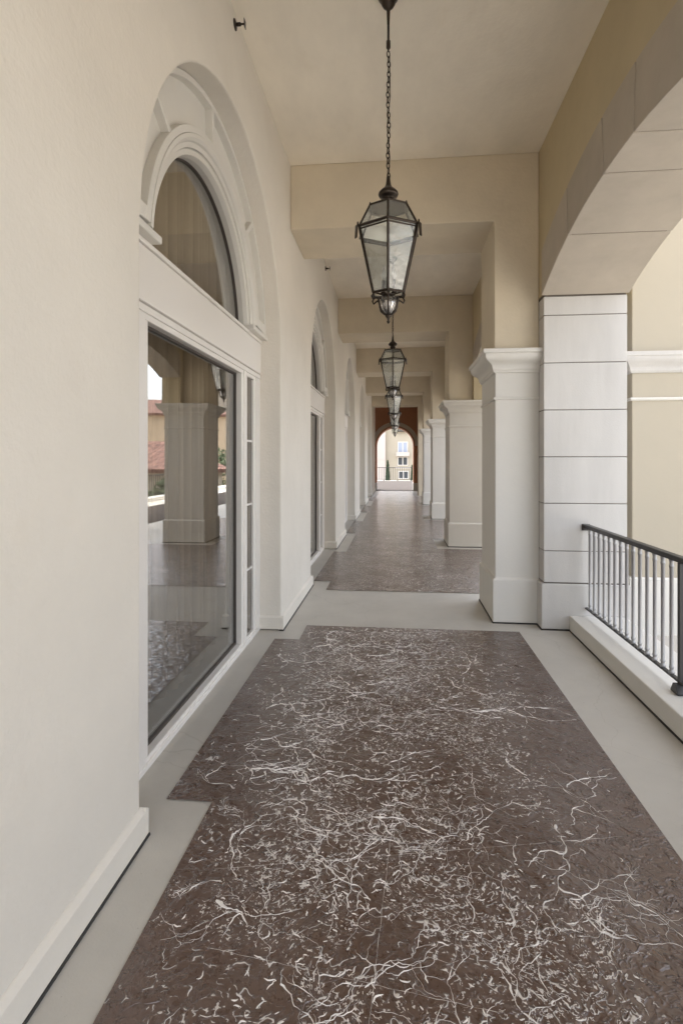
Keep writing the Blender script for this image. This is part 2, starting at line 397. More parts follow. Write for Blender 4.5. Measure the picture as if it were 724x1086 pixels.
def panel1():
    mb = MB(); z = .004
    xl, xm, xr = -.852, -1.072, 1.13
    y0, yq, yr, yp = -.4, 2.452, 4.74, 5.15
    for (a, c, d, e) in ((xl, xr, y0, yq), (xm, xr, yq, yr), (xl, xr, yr, yp)):
        mb.add([(a, d, z), (c, d, z), (c, e, z), (a, e, z)], [(0, 1, 2, 3)], 0)
    def inside(x, y): return xl + .03 < x < xr - .03 and 1.0 < y < yp - .04 or (xm + .03 < x < xl + .05 and yq + .04 < y < yr - .04)
    def walk(x, y, th, n, w0, step, depth, vm=1):
        pts = []; ws = []; ph = rnd.random() * 50; th0 = th; k0 = 0
        for i in range(n):
            if not inside(x, y): break
            pts.append((x, y))
            t = i / max(1, n - 1)
            k = .45 + 1.1 * noise.noise(Vector((x * 22 + ph, y * 22, 0)))
            ws.append(max(.0004, w0 * (1 - .75 * t) * max(.0, min(1.3, k))))
            th0 += noise.noise(Vector((x * 4, y * 4, ph))) * .10
            th = th0 + noise.noise(Vector((x * 13, y * 13, ph))) * 1.5 + rnd.gauss(0, .28)
            x += math.cos(th) * step; y += math.sin(th) * step
            if depth < 2 and rnd.random() < .075 and i > 3:
                walk(x, y, th + rnd.choice((-1, 1)) * rnd.uniform(.5, 1.1), int(n * rnd.uniform(.3, .6)), w0 * .75, step, depth + 1, vm)
        if len(pts) > 3: ribbon(mb, pts, ws, z + .0004, .0036, vm)
    made = 0
    while made < 215:
        x = rnd.gauss(-.02, .72); y = rnd.uniform(1.1, 5.1)
        if not inside(x, y): continue
        vm = 1 if rnd.random() < wear(x, y) + .05 else 0      # away from the walking line the ridges keep their brown
        if vm == 0 and rnd.random() < .45: continue
        made += 1
        walk(x, y, rnd.uniform(0, 2 * PI), rnd.randint(14, 50), rnd.choice((.0025, .0035, .0045, .0065)), .012, 0, vm)
    k = 0
    while k < 1300:
        x = rnd.gauss(-.02, .72); y = rnd.uniform(1.1, 5.13)
        if not inside(x, y): continue
        if rnd.random() > wear(x, y) ** 1.5 + .012: continue
        k += 1
        n = rnd.randint(3, 7); th = noise.noise(Vector((x * 2.2, y * 2.2, 1.7))) * 6 + rnd.gauss(0, .8)
        st = rnd.uniform(.003, .0085); w = rnd.uniform(.0010, .0030); pts = []; ws = []
        for i in range(n):
            pts.append((x, y)); ws.append(w * math.sin(PI * (i + .5) / n) + .0005)
            th += rnd.gauss(0, .45); x += math.cos(th) * st; y += math.sin(th) * st
        ribbon(mb, pts, ws, z + .0004, .0022)
    for (xa, ya, xb, yb) in ((-.62, 1.72, .30, 1.60), (-.70, 2.05, .95, 2.40), (-.10, 1.2, .02, 2.9), (-.95, 3.1, .2, 2.95)):
        n = 40; pts = [(xa + (xb - xa) * i / n + rnd.gauss(0, .0012), ya + (yb - ya) * i / n + rnd.gauss(0, .0012)) for i in range(n + 1)]
        ribbon(mb, pts, [.0002 + .0006 * rnd.random() for _ in pts], z + .0004, .0006)
    return mb.obj('brown_paving', [M['stamp'], M['vein']])
tag(panel1(), kind='structure')

def panel_far():
    mb = MB(); z = .004
    xl, xm = -.852, -1.072
    y = 6.57; ys = []
    def q(a, c, d, e): mb.add([(a, d, z), (c, d, z), (c, e, z), (a, e, z)], [(0, 1, 2, 3)], 0)
    for k in range(1, 5):
        yq, yr = 2.452 + P * k, 4.73 + P * k
        yc0, yc1 = 9.77 + P * (k - 1), 10.9 + P * (k - 1)
        ystart = 6.57 if k == 1 else 2.452 + P * (k - 1) + 2.285 + .0
        if k == 1: q(xl, .73, 6.57, yq)
        q(xm, .73, yq, yr)
        q(xl, .73, yr, yq + P if k < 4 else 27.2)
        q(.73, 2.05, (6.57 if k == 1 else 10.9 + P * (k - 2)), yc0)
    return mb.obj('brown_paving', [M['stamp']])
tag(panel_far(), kind='structure')
b = MB(); b.add([(-1.0, YE - .28, .004), (.86, YE - .28, .004), (.86, YE + 1.23, .004), (2.1, YE + 1.23, .004), (2.1, 40.0, .004), (-1.40, 40.0, .004), (-1.40, YE + 1.23, .004), (-1.0, YE + 1.23, .004)], [(0, 1, 2, 7), (7, 2, 3, 4), (7, 4, 5, 6)]); tag(b.obj('terrace_paving', M['weathered']), kind='structure')

# ------------------------------------------------------------------ walls with arched holes
def arched_wall(mb, y0, y1, ztop, x0, x1, holes, zbot=0.0, seg=40, mi=0):
    """wall along Y between x0 and x1 with arched holes (yc, half, zspring, fn(d)->z)"""
    cols = []; edges = []
    y = y0
    for yc, half, zs, fn in holes:
        if yc - half > y: cols.append((y, yc - half, zbot, zbot, fn(half)))
        for i in range(seg):
            # denser sampling near the springing
            a = yc - half * math.cos(PI * i / seg); c = yc - half * math.cos(PI * (i + 1) / seg)
            cols.append((a, c, fn(a - yc), fn(c - yc), None))
        y = yc + half
        zs = fn(half); edges += [(yc - half, zbot, zs), (yc + half, zbot, zs)]
    if y < y1: cols.append((y, y1, zbot, zbot, zs if holes else None))
    vs = []; fs = []
    idx = {}
    def V(x, y, z):
        k = (round(x, 5), round(y, 5), round(z, 5))
        if k not in idx: idx[k] = len(vs); vs.append(k)
        return idx[k]
    for a, c, za, zc, zm in cols:
        for x in (x0, x1):
            if zm is None: fs.append((V(x, a, za), V(x, c, zc), V(x, c, ztop), V(x, a, ztop)))
            else:
                fs.append((V(x, a, za), V(x, c, zc), V(x, c, zm), V(x, a, zm)))
                fs.append((V(x, a, zm), V(x, c, zm), V(x, c, ztop), V(x, a, ztop)))
        fs.append((V(x0, a, za), V(x0, c, zc), V(x1, c, zc), V(x1, a, za)))
        fs.append((V(x0, a, ztop), V(x0, c, ztop), V(x1, c, ztop), V(x1, a, ztop)))
    for ye, za, zb in edges:
        if zb > za: fs.append((V(x0, ye, za), V(x0, ye, zb), V(x1, ye, zb), V(x1, ye, za)))
    zm = holes[-1][3](holes[-1][1])
    for ye in (y0, y1):
        fs.append((V(x0, ye, zbot), V(x0, ye, zm), V(x1, ye, zm), V(x1, ye, zbot)))
        fs.append((V(x0, ye, zm), V(x0, ye, ztop), V(x1, ye, ztop), V(x1, ye, zm)))
    mb.add(vs, fs, mi)

def semi(half, zs): return lambda d: zs + math.sqrt(max(0, half * half - d * d))

# left wall
def left_wall():
    mb = MB()
    arched_wall(mb, -2.6, YE, ZC + .3, XW, -1.42, [(YB + P * k, HW, ZS, semi(HW, ZS)) for k in BAYS])
    o = mb.obj('window_wall', M['wall'], None, .012, 2, 40)
    tag(o, 'long cream plaster wall on the left with a row of arched window recesses', 'wall')
    for k in range(-1, 6):
        a = (YB + P * (k - 1) + HW) if k > -1 else -2.6
        c = (YB + P * k - HW) if k < 5 else YE
        t = .026
        mb = MB()
        e0 = a - t if k > -1 else a; e1 = c + t if k < 5 else c
        # face, with a sloping top edge, returned into the recesses
        prof = [(XW + t, .012), (XW + t, .118), (XW + .004, .134), (XW - .02, .134), (XW - .02, .012)]
        mb.prism([(x, z) for x, z in prof], 'y', a - .0, c + .0)
        for ye, sgn, on in ((a, -1, k > -1), (c, 1, k < 5)):
            if not on: continue
            mb.prism([(ye, .012), (ye + sgn * t, .012), (ye + sgn * t, .118), (ye + sgn * .004, .134), (ye, .134)], 'x', XG + .004, XW + t)
        mb.box(XW - .01, XW + t + .005, e0 - (.005 if k > -1 else 0), e1 + (.005 if k < 5 else 0), .0, .0118, 1)
        mb.obj('baseboard', [M['wall'], M['seal']], o, .003, 1)
left_wall()

# ceiling and roof
b = MB(); b.box(-1.2, 1.5, -2.6, YE + 1.3, ZC, ZC + .25)
tag(b.obj('ceiling', M['ceil']), kind='structure')
b = MB(); b.box(-6.2, 2.20, -2.9, YE + 1.4, 5.2, 6.2)
tag(b.obj('roof_parapet', M['upper']), 'cream roof parapet over the covered walkway', 'roof')

# ------------------------------------------------------------------ arcade: wall, voussoirs, piers
def intr(d): return 3.485 - 4.57 + math.sqrt(4.57 ** 2 - d * d)       # intrados
AH = 1.76
ZSP = 3.128
RE = 4.95
def extr(d): return 3.882 - RE + math.sqrt(RE ** 2 - d * d)
EH = 1.735
def arcade():
    ysp = YP0 + .553
    mb = MB(); arched_wall(mb, -2.6, ysp, ZC + .62, XA, XO, [(YA + P * k, AH - .001, ZSP, extr) for k in (-1, 0)], zbot=ZSP + .03)
    o = mb.obj('arcade_wall', M['upper'], None, .006, 2, 40)
    mb = MB(); arched_wall(mb, ysp + .001, YE, ZC + .62, XA, XP, [(YA + P * k, AH - .001, ZSP, extr) for k in (1, 2, 3, 4)], zbot=ZSP + .03)
    mb.obj('upper_wall', M['upper'], o, .006, 2, 40)
    for k in range(1, 4):
        mb = MB(); mb.box(XA + .001, XP - .001, YP0 + P * k - .5, YP0 + P * k + .5, 2.6645, ZSP + .0295); mb.obj('impost', M['upper'], o)
    mb = MB(); mb.box(XA + .001, XP - .001, YP0 + P * 4 - .5, YP0 + P * 4 + .5, 0, ZSP + .0295); mb.obj('impost', M['upper'], o)
    mb = MB(); mb.box(XA + .001, XP - .001, YA + P * 5 - 1.74, YE, 0, ZSP + .0295) if False else mb.box(XA + .001, XP - .001, YP0 + P * 4 + .55, YE, 0, 3.4); mb.obj('infill', M['upper'], o)
    tag(o, 'yellow cream plaster wall above the row of stone arches on the right', 'wall')
    cuts_in = [-1.76, -.97, -.225, .225, .97, 1.76]
    cuts_ex = [-1.76, -1.00, -.255, .255, 1.00, 1.76]
    for k in BAYS:
        yc = YA + P * k; xo = XO if k < 1 else XP
        for j in range(5):
            mb = MB(); g = .0065
            a0, a1 = cuts_in[j] + g, cuts_in[j + 1] - g; e0, e1 = cuts_ex[j] + g, cuts_ex[j + 1] - g
            n = 8
            poly = [(yc + a0 + (a1 - a0) * i / n, intr(a0 + (a1 - a0) * i / n)) for i in range(n + 1)]
            poly += [(yc + e1 + (e0 - e1) * i / n, extr(e1 + (e0 - e1) * i / n) - .002) for i in range(n + 1)]
            mb.prism(poly, 'x', XA - .022, xo + .014)
            mb.obj('voussoir', M['vouss'], o, .004, 1, 40)
        mb = MB(); n = 30; d = 1.745
        poly = [(yc - d + 2 * d * i / n, intr(-d + 2 * d * i / n) + .008) for i in range(n + 1)] + [(yc + d - 2 * d * i / n, extr(d - 2 * d * i / n) - .01) for i in range(n + 1)]
        mb.prism(poly, 'x', XA + .012, xo - .02); mb.obj('arch_core', M['joint'], o)
arcade()

def pier(yc, label, first=None):
    root = empty('stone_pier', (0, yc, 0), label, 'pier', 'stone piers of the arcade')
    zs = [.44, .738, 1.184, 1.621, 2.061, 2.503, 2.949, ZSP]
    y0, y1 = -.553, .553
    mb = MB(); mb.box(XA + .009, XO - .009, y0 + .009, y1 - .009, .3, ZSP + .028); mb.obj('joint_core', M['joint'], root)
    mb = MB()
    for a, c in zip(zs[:-1], zs[1:]):
        mb.box(XA, XO, y0, y1, a + .0032, c - .0032)
    mb.obj('shaft', M['stone'], root, .006, 2)
    mb = MB(); t = .027
    mb.box(XA - t, XO + t, y0 - t, y1 + t, .012, .432)
    mb.prism([(XA - t, 0), (XA - t, 0)], 'y', 0, 0) if False else None
    mb.obj('plinth', M['stone'], root, .008, 2)
    mb = MB(); mb.box(XA - t - .004, XO + t + .004, y0 - t - .004, y1 + t + .004, 0.0, .0118); mb.obj('base_joint', M['seal'], root)
    return root

pnames = ['pale block stone pier standing behind the camera', 'pale block stone pier beside the end of the near railing', 'pale block stone pier behind the second column', 'pale block stone pier behind the third column', 'pale block stone pier behind the fourth column']
pr = pier(YP0, pnames[1])
c = copy_tree(pr); c.location.y = YP0 - P; c['label'] = pnames[0]

# ------------------------------------------------------------------ columns and portals
def square_column(yc, label, free=False):
    root = empty('square_column', (0, yc, 0), label, 'column', 'square columns along the walkway')
    hy = .415; xr = XP if free else XA - .001
    def wrap(prof, z_off=0):
        """sweep an (offset, z) profile round the three free sides"""
        mb = MB(); path = lambda o: [(xr + (o if free else 0), -hy - o), (XC - o, -hy - o), (XC - o, hy + o), (xr + (o if free else 0), hy + o)]
        vs = []; fs = []; n = len(prof)
        for o, z in prof:
            vs += [(x, y, z) for x, y in path(o)]
        for i in range(n):
            j = (i + 1) % n
            for q in range(4 if free else 3): fs.append((i * 4 + q, i * 4 + (q + 1) % 4, j * 4 + (q + 1) % 4, j * 4 + q))
        if not free: fs.append(tuple(i * 4 for i in range(n))); fs.append(tuple(i * 4 + 3 for i in range(n))[::-1])
        mb.add(vs, fs); return mb
    mb = MB(); mb.box(XC, xr, -hy, hy, .40, 2.50); mb.obj('shaft', M['column'], root, .006, 2)
    wrap([(-.1, .012), (.026, .012), (.026, .418), (.020, .430), (.006, .436), (.002, .447), (-.1, .447)]).obj('plinth', M['column'], root, .004, 1)
    wrap([(-.05, 2.178), (.004, 2.178), (.012, 2.184), (.015, 2.193), (.012, 2.203), (.004, 2.209), (-.05, 2.209)]).obj('necking', M['column'], root)
    prof = [(-.05, 2.44), (.004, 2.44), (.016, 2.445), (.018, 2.462), (.024, 2.468)]
    for i in range(13):                                   # cyma curve
        t = i / 12; prof.append((.026 + .086 * (t + .11 * math.sin(2 * PI * t) * -1), 2.47 + .142 * (t + .05 * math.sin(2 * PI * t))))
    prof += [(.118, 2.618), (.128, 2.622), (.130, 2.655), (.120, 2.661), (-.05, 2.664)]
    wrap(prof).obj('capital', M['column'], root)
    mb = MB(); mb.box(XC - .030, xr + (.03 if free else 0), -hy - .030, hy + .030, 0, .0118); mb.obj('base_joint', M['seal'], root)
    return root
YC0 = 5.845
cl = ['white square column nearest the camera, beside the stone pier and railing', 'second white square column down the walkway, with a grey floor patch at its foot', 'third white square column down the walkway', 'fourth and farthest white square column, before the ochre pilaster']
col = square_column(YC0, cl[0])
col2 = square_column(YC0 + P, cl[1], True)
for k in (2, 3):
    c = copy_tree(col2); c.location.y = YC0 + P * k; c['label'] = cl[k]

def portal(yc, label, z0=2.664):
    hy = .415
    mb = MB()
    xl, xr = XW + .001, XA - .001
    poly = [(xl, 3.931), (XC - .008, 3.931), (XC - .008, z0), (xr, z0), (xr, ZC), (xl, ZC)]
    mb.prism(poly, 'y', yc - hy, yc + hy)
    o = mb.obj('ceiling_beam', M['beam'], None, .010, 2)
    return tag(o, label, 'beam', 'beams across the ceiling')
bl = ['tan plaster beam behind the first hanging lantern, resting on the nearest column', 'tan plaster beam resting on the second column', 'tan plaster beam resting on the third column', 'tan plaster beam resting on the fourth column', 'last ochre beam with pilaster reaching the floor, before the terracotta wall']
for k in range(5): portal(YC0 + P * k, bl[k], 2.664 if k < 4 else 0.0)
portal(YC0 - P, 'tan plaster beam over the camera', 3.9305)

# ------------------------------------------------------------------ windows
def window(label):
    """built round y = 0; the root carries the bay position"""
    root = empty('arched_window', (0, 0, 0), label, 'window', 'arched windows along the left wall')
    h = HW - .003; D = .10
    xf = XG; xb = XG - D
    # outer frame
    gz0, gz1 = .077, 2.318
    MU = {1: (.824, .995, 1.205), -1: (.888, 1.062, 1.262)}   # door glass edge, side light edges, far and near side
    mb = MB()
    mb.box(xb, xf, -h, h, .0, gz0 - .02); mb.box(xb, xf, -h, h, gz1, 2.385)
    for sg in (-1, 1):
        m0, m1, s1 = MU[sg]
        mb.box(xb, xf, *sorted((sg * m0, sg * m1)), gz0 - .02, gz1)
        mb.box(xb, xf, *sorted((sg * s1, sg * h)), gz0 - .02, gz1)
    mb.obj('door_frame', M['white'], root, .005, 2)
    # raised bead round the frame, sill nosing
    mb = MB()
    mb.box(xf - .004, xf + .012, -h, h, .0, .034)
    for sg in (-1, 1):
        m0, m1, s1 = MU[sg]
        mb.box(xf - .004, xf + .010, *sorted((sg * (m0 + .052), sg * (m1 - .052))), .036, gz1 + .03)
        mb.box(xf - .004, xf + .010, *sorted((sg * (s1 + .07), sg * (h))), .036, gz1 + .03)
    mb.box(xf - .004, xf + .012, -h, h, gz1 + .032, 2.388)
    mb.obj('frame_bead', M['white'], root, .003, 1)
    # sliding door: dark gasket and glass
    mb = MB(); g = .012; m0 = MU[1][0]; mn = MU[-1][0]
    for (a, c, d, e) in ((-mn, -mn + g, gz0 - .02, gz1), (m0 - g, m0, gz0 - .02, gz1), (-mn, m0, gz0 - .02, gz0 - .004), (-mn, m0, gz1 - .014, gz1)):
        mb.box(xb + .02, xf - .045, a, c, d, e)
    mb.obj('gasket', M['gasket'], root)
    mb = MB(); mb.box(xf - .062, xf - .056, -mn + .005, m0 - .005, gz0 - .01, gz1 - .008); mb.obj('door_glass', M['glass'], root)
    for sg in (-1, 1):
        m0, m1, s1 = MU[sg]
        mb = MB(); a, c = sorted((sg * (m1 + .002), sg * (s1 - .002)))
        mb.box(xf - .024, xf - .018, a, c, gz0 - .01, gz1 - .002); sl = mb.obj('side_light', M['glass2'], root)
        mb = MB()
        for z in (.56, 1.05, 1.53, 1.86): pass
        for z in (.63, 1.20, 1.76): mb.box(xf - .036, xf - .010, a, c, z - .009, z + .009)
        mb.obj('glazing_bar', M['white'], sl, .002, 1)
    # transom panel with a top lip
    mb = MB()
    mb.box(xb, xf + .018, -h, h, 2.3915, 2.676); mb.box(xb, xf + .032, -h, h, 2.679, 2.703)
    mb.box(xb, xf + .026, -h, h, 2.392, 2.402)
    mb.obj('transom_panel', M['white'], root, .004, 2)
    # arched light
    zc = 2.632; R = .900; zb = 2.7035
    a0 = math.asin((zb - zc) / R)
    mb = MB(); mb.ringband([(xb + .03, R - .010), (xf - .045, R - .010), (xf - .045, R + .02), (xb + .03, R + .02)], 0, zc, a0=math.asin((zb - zc) / (R)), a1=PI - math.asin((zb - zc) / R), mi=0)
    mb.box(xb + .03, xf - .04, -R + .02, R - .02, zb, zb + .020)
    mb.obj('arch_gasket', M['gasket'], root)
    mb = MB(); n = 40
    poly = [((R - .004) * math.cos(PI * i / n), zc + (R - .004) * math.sin(PI * i / n)) for i in range(n + 1)]
    poly = [p for p in poly if p[1] > zb + .004]
    poly = [(poly[0][0] + .001, zb + .002)] + poly + [(poly[-1][0] - .001, zb + .002)]
    mb.prism(poly, 'x', xf - .062, xf - .056); mb.obj('arch_glass', M['glass'], root)
    # surround: stepped mouldings, then a field with sunk panels
    XF = XG + .075
    zc2 = 2.565
    def arcend(r, zz, zcc): return math.asin(max(-1, min(1, (zz - zcc) / r)))
    mb = MB()
    e = arcend(R, 2.74, zc)
    mb.ringband([(xb, R + .0), (xf - .004, R + .0), (xf + .030, R + .012), (xf + .030, R + .042), (xf + .038, R + .046), (xb, R + .048)], 0, zc, a0=e, a1=PI - e, seg=56, smooth=False)
    mb.ringband([(xb, R + .0485), (xf + .046, R + .0485), (xf + .050, R + .078), (XF - .010, R + .084), (XF + .003, R + .100), (XF + .003, R + .123), (xb, R + .123)], 0, zc, a0=e, a1=PI - e, seg=56)
    su = mb.obj('arch_surround', M['column'], root, .003, 1, 50)
    ro = HW - .004; ri = R + .125
    z0 = ZS
    def fieldring(r0, r1, x, a, c, zcc):
        m_ = MB(); m_.ringband([(xb, r0), (x, r0), (x, r1), (xb, r1)], 0, zcc, a0=a, a1=c, seg=max(3, int(60 * (c - a) / PI))); return m_
    # base field between the inner ring (centre zc) and the recess (centre ZS)
    mb = MB(); n = 64; vs = []; fs = []
    for i in range(n + 1):
        a = .125 + (PI - .25) * i / n
        p0 = (ri * math.cos(a), zc + ri * math.sin(a)); p1 = (ro * math.cos(a), ZS + ro * math.sin(a))
        for x in (xb, XF - .052):
            vs += [(x, p0[0], p0[1]), (x, p1[0], p1[1])]
    for i in range(n):
        o = i * 4; q = o + 4
        fs += [(o, q, q + 1, o + 1), (o + 2, o + 3, q + 3, q + 2), (o, o + 2, q + 2, q), (o + 1, q + 1, q + 3, o + 3)]
    fs += [(0, 1, 3, 2), (n * 4, n * 4 + 2, n * 4 + 3, n * 4 + 1)]
    mb.add(vs, fs); mb.obj('panel_field', M['column'], su)
    # raised borders: an inner and an outer rim, ribs at the voussoir joints, end blocks
    mb = MB()
    def strip(fr0, fr1, a, c, xx):
        n = max(2, int(56 * (c - a) / PI)); vs = []; fs = []
        for i in range(n + 1):
            t = a + (c - a) * i / n
            def at(f):
                p0 = Vector((ri * math.cos(t), zc + ri * math.sin(t))); p1 = Vector((ro * math.cos(t), ZS + ro * math.sin(t)))
                return p0.lerp(p1, f)
            A, B = at(fr0), at(fr1)
            vs += [(XF - .07, A.x, A.y), (xx, A.x, A.y), (xx, B.x, B.y), (XF - .07, B.x, B.y)]
        for i in range(n):
            o = i * 4; q = o + 4
            for k in range(4): fs.append((o + k, o + (k + 1) % 4, q + (k + 1) % 4, q + k))
        fs += [(0, 1, 2, 3), (n * 4 + 3, n * 4 + 2, n * 4 + 1, n * 4)]
        mb.add(vs, fs)
    lo = .135; hi = PI - .135
    strip(.0, .13, lo, hi, XF)
    strip(.88, 1.0, lo, hi, XF)
    for t in (PI * .27, PI * .52, PI * .755):
        strip(.125, .885, t - .018, t + .018, XF - .004)
    strip(.125, .885, lo, lo + .07, XF - .002); strip(.125, .885, hi - .07, hi, XF - .002)
    mb.obj('panel_rim', M['column'], su, .003, 1, 40)
    # moulded feet of the surround
    mb = MB()
    for sg in (-1, 1):
        mb.box(xb, XF + .008, *sorted((sg * (R + .004), sg * (HW - .006))), 2.7035, 2.742)
    mb.obj('surround_foot', M['column'], su, .004, 1)
    return root
wl = ['near arched window with a wide glass door reflecting the arcade', 'second arched window along the left wall', 'third arched window along the left wall', 'fourth arched window along the left wall', 'farthest arched window along the left wall']
w0 = window(wl[0]); w0.location.y = YB
for k in range(1, 5):
    c = copy_tree(w0); c.location.y = YB + P * k; c['label'] = wl[k]
c = copy_tree(w0); c.location.y = YB - P; c['label'] = 'arched window behind the camera'

# curtains
def curtain(label):
    mb = MB(); n = 260; vs = []; fs = []
    ya, yb = -1.34, 1.30
    zs = [.055, .6, 1.4, 2.3, 3.2, 4.05]
    for j, z in enumerate(zs):
        for i in range(n + 1):
            y = ya + (yb - ya) * i / n
            ph = y * 40 + 2.6 * math.sin(y * 3.1) + .9 * math.sin(y * 11.7)
            am = .072 + .022 * math.sin(y * 5.3 + 1)
            x = -1.545 + am * math.sin(ph) + .010 * math.sin(ph * 2.3 + z * .4)
            vs.append((x, y + .008 * math.sin(z * 1.7 + y * 9), z + (.012 * math.sin(ph) if j == 0 else 0)))
    for j in range(len(zs) - 1):
        for i in range(n):
            a = j * (n + 1) + i; fs.append((a, a + 1, a + n + 2, a + n + 1))
    mb.add(vs, fs, 0, True)
    o = mb.obj('curtain', M['curtain'])
    s = o.modifiers.new('Solidify', 'SOLIDIFY'); s.thickness = .003
    return tag(o, label, 'curtain', 'curtains behind the arched windows')
c0 = curtain('taupe pleated curtain hanging behind the near glass door'); c0.location.y = YB
for k, w in zip(range(1, 5), ('second', 'third', 'fourth', 'farthest')):
    c = c0.copy(); C.objects.link(c); c.location.y = YB + P * k; c['label'] = 'taupe pleated curtain hanging behind the %s arched window' % w

# rooms behind the windows
b = MB(); b.box(-6.2, -1.425, -2.6, YE, -.3, -.012); tag(b.obj('interior_floor', M['floorin']), kind='structure')
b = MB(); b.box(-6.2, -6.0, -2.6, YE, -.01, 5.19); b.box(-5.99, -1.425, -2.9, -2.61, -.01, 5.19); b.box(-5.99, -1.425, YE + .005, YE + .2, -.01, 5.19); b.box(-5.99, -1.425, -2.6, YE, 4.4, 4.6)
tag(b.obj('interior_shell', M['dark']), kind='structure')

# ------------------------------------------------------------------ terracotta end wall
def end_wall():
    # built along Y, then turned a quarter to stand across the walk
    mb = MB()
    hw = .93; zs = 2.27; xc = -.06
    arched_wall(mb, XW + .001, XA - .001, ZC - .001, 0, 1.2, [(xc, hw, zs, semi(hw, zs))])
    mb.v = [(y, YE + x, z) for x, y, z in mb.v]
    o = mb.obj('end_wall', M['red'], None, .01, 2, 40)
    tag(o, 'terracotta plaster wall with an arched opening at the end of the walkway', 'wall')
    mb = MB(); mb.ringband([(-.035, hw + .075), (.05, hw + .075), (.05, 1.2), (-.02, 1.2), (-.035, 1.17)], xc, zs, seg=48)
    mb.v = [(y, YE + x, z) for x, y, z in mb.v]
    mb.obj('arch_trim', M['vouss'], o, .005, 1, 50)
    for a, c in ((XW + .002, xc - hw + .02), (xc + hw - .02, XA - .002)):
        mb = MB(); mb.box(a, c, YE - .03, YE + 1.2, .012, .40); mb.obj('plinth', M['stone'], o, .01, 1)
end_wall()

# ------------------------------------------------------------------ railings
def railing(name, label, p0, p1, zb, base, posts, spacing, group=None, brackets=True, bm_mat='bar'):
    """straight iron railing from p0 to p1 standing on height base"""
    p0 = Vector((p0[0], p0[1], 0)); p1 = Vector((p1[0], p1[1], 0)); d = p1 - p0; ln = d.length; ang = math.atan2(d.y, d.x)
    root = empty(name, (p0.x, p0.y, 0), label, 'railing', group); root.rotation_euler.z = ang
    zt = .995
    mb = MB(); mb.box(.004, ln - .004, -.026, .026, zt - .022, zt); mb.box(.004, ln - .004, -.014, .014, zt - .040, zt - .0225); mb.obj('top_rail', M['iron'], root, .004, 2)
    mb = MB(); mb.box(.004, ln - .004, -.014, .014, zb - .016, zb); mb.obj('bottom_rail', M['iron'], root, .002, 1)
    bm = MB(); z0 = zb + .0005; z1 = zt - .0405
    bm.lathe([(.017, z0), (.019, z0 + .012), (.0125, z0 + .022), (.012, z0 + .03), (.0155, z0 + .036), (.0155, z0 + .044), (.0125, z0 + .05),
              (.0125, z1 - .05), (.0155, z1 - .046), (.0155, z1 - .036), (.0125, z1 - .03), (.0135, z1 - .012), (.017, z1)], (0, 0, 0), 12)
    first = None
    stops = [0] + list(posts) + [ln]
    for a, c in zip(stops[:-1], stops[1:]):
        n = max(1, round((c - a) / spacing)); 
        for i in range(1, n):
            x = a + (c - a) * i / n
            if first is None: o = bm.obj('baluster', M[bm_mat], root); first = o
            else: o = first.copy(); C.objects.link(o); o.parent = root
            o.location = (x, 0, 0)
    for x in posts:
        mb = MB(); mb.box(x - .014, x + .014, -.014, .014, base, zt - .0405)
        mb.prism([(x - .045, base), (x + .045, base), (x + .045, base + .012), (x + .017, base + .06), (x - .017, base + .06), (x - .045, base + .012)], 'y', -.04, .04)
        mb.obj('post', M['iron'], root, .002, 1)
    if brackets:
        for x0, x1 in ((0.0, .014), (ln - .014, ln)):
            for z in (zt - .03, zb - .008):
                mb = MB(); mb.box(x0, x1, -.036, .036, z - .030, z + .030); mb.obj('wall_bracket', M['iron'], root, .003, 1)
    return root
y_hi, y_lo = YP0 - .553, YP0 + .553 - P
railing('iron_railing', 'dark iron balustrade on the low curb between the near stone piers', (1.755, y_hi - .001), (1.755, y_lo + .001), .225, .146, [1.70], .1135)
def curb(y0, y1, label):
    mb = MB()
    mb.box(1.602, 2.10, y0, y1, .008, .144)
    o = mb.obj('curb', M['column'], None, .008, 2)
    s = MB(); s.box(1.597, 2.09, y0, y1, 0.0, .0078); s.obj('base_joint', M['seal'], o)
    return tag(o, label, 'curb')
curb(y_lo + .03, y_hi - .029, 'low cream curb under the near iron railing')

# ------------------------------------------------------------------ outside: courtyard wall, terrace, railings
def courtyard_wall():
    x0, x1, y0, y1 = 2.345, 6.9, 5.69, 6.4
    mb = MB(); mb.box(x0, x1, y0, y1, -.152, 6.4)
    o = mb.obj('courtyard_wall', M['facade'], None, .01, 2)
    tag(o, 'pale cream building wall with a moulded band seen through the right arch', 'wall')
    def wrap(prof, name, m):
        mb = MB(); vs = []; fs = []; n = len(prof)
        for of, z in prof: vs += [(x0 - of, y1 + of, z), (x0 - of, y0 - of, z), (x1 + of, y0 - of, z), (x1 + of, y1 + of, z)]
        for i in range(n):
            j = (i + 1) % n
            for q in range(3): fs.append((i * 4 + q, i * 4 + q + 1, j * 4 + q + 1, j * 4 + q))
        fs.append(tuple(i * 4 for i in range(n))); fs.append(tuple(i * 4 + 3 for i in range(n))[::-1])
        mb.add(vs, fs); return mb.obj(name, m, o)
    prof = [(-.05, 2.455), (.012, 2.46), (.022, 2.475)]
    for i in range(9):
        t = i / 8; prof.append((.026 + .066 * (t - .11 * math.sin(2 * PI * t)), 2.48 + .135 * t))
    prof += [(.10, 2.62), (.104, 2.66), (-.05, 2.672)]
    wrap(prof, 'cornice', M['stone'])
    wrap([(-.05, 2.183), (.012, 2.185), (.020, 2.20), (.012, 2.215), (-.05, 2.217)], 'moulding', M['column'])
    wrap([(-.05, -.149), (.03, -.149), (.03, .405), (.018, .42), (-.05, .425)], 'plinth', M['column'])
courtyard_wall()
b = MB(); b.box(2.141, 30, -12, 6.42, -.4, -.150); tag(b.obj('patio', M['paving']), kind='structure')
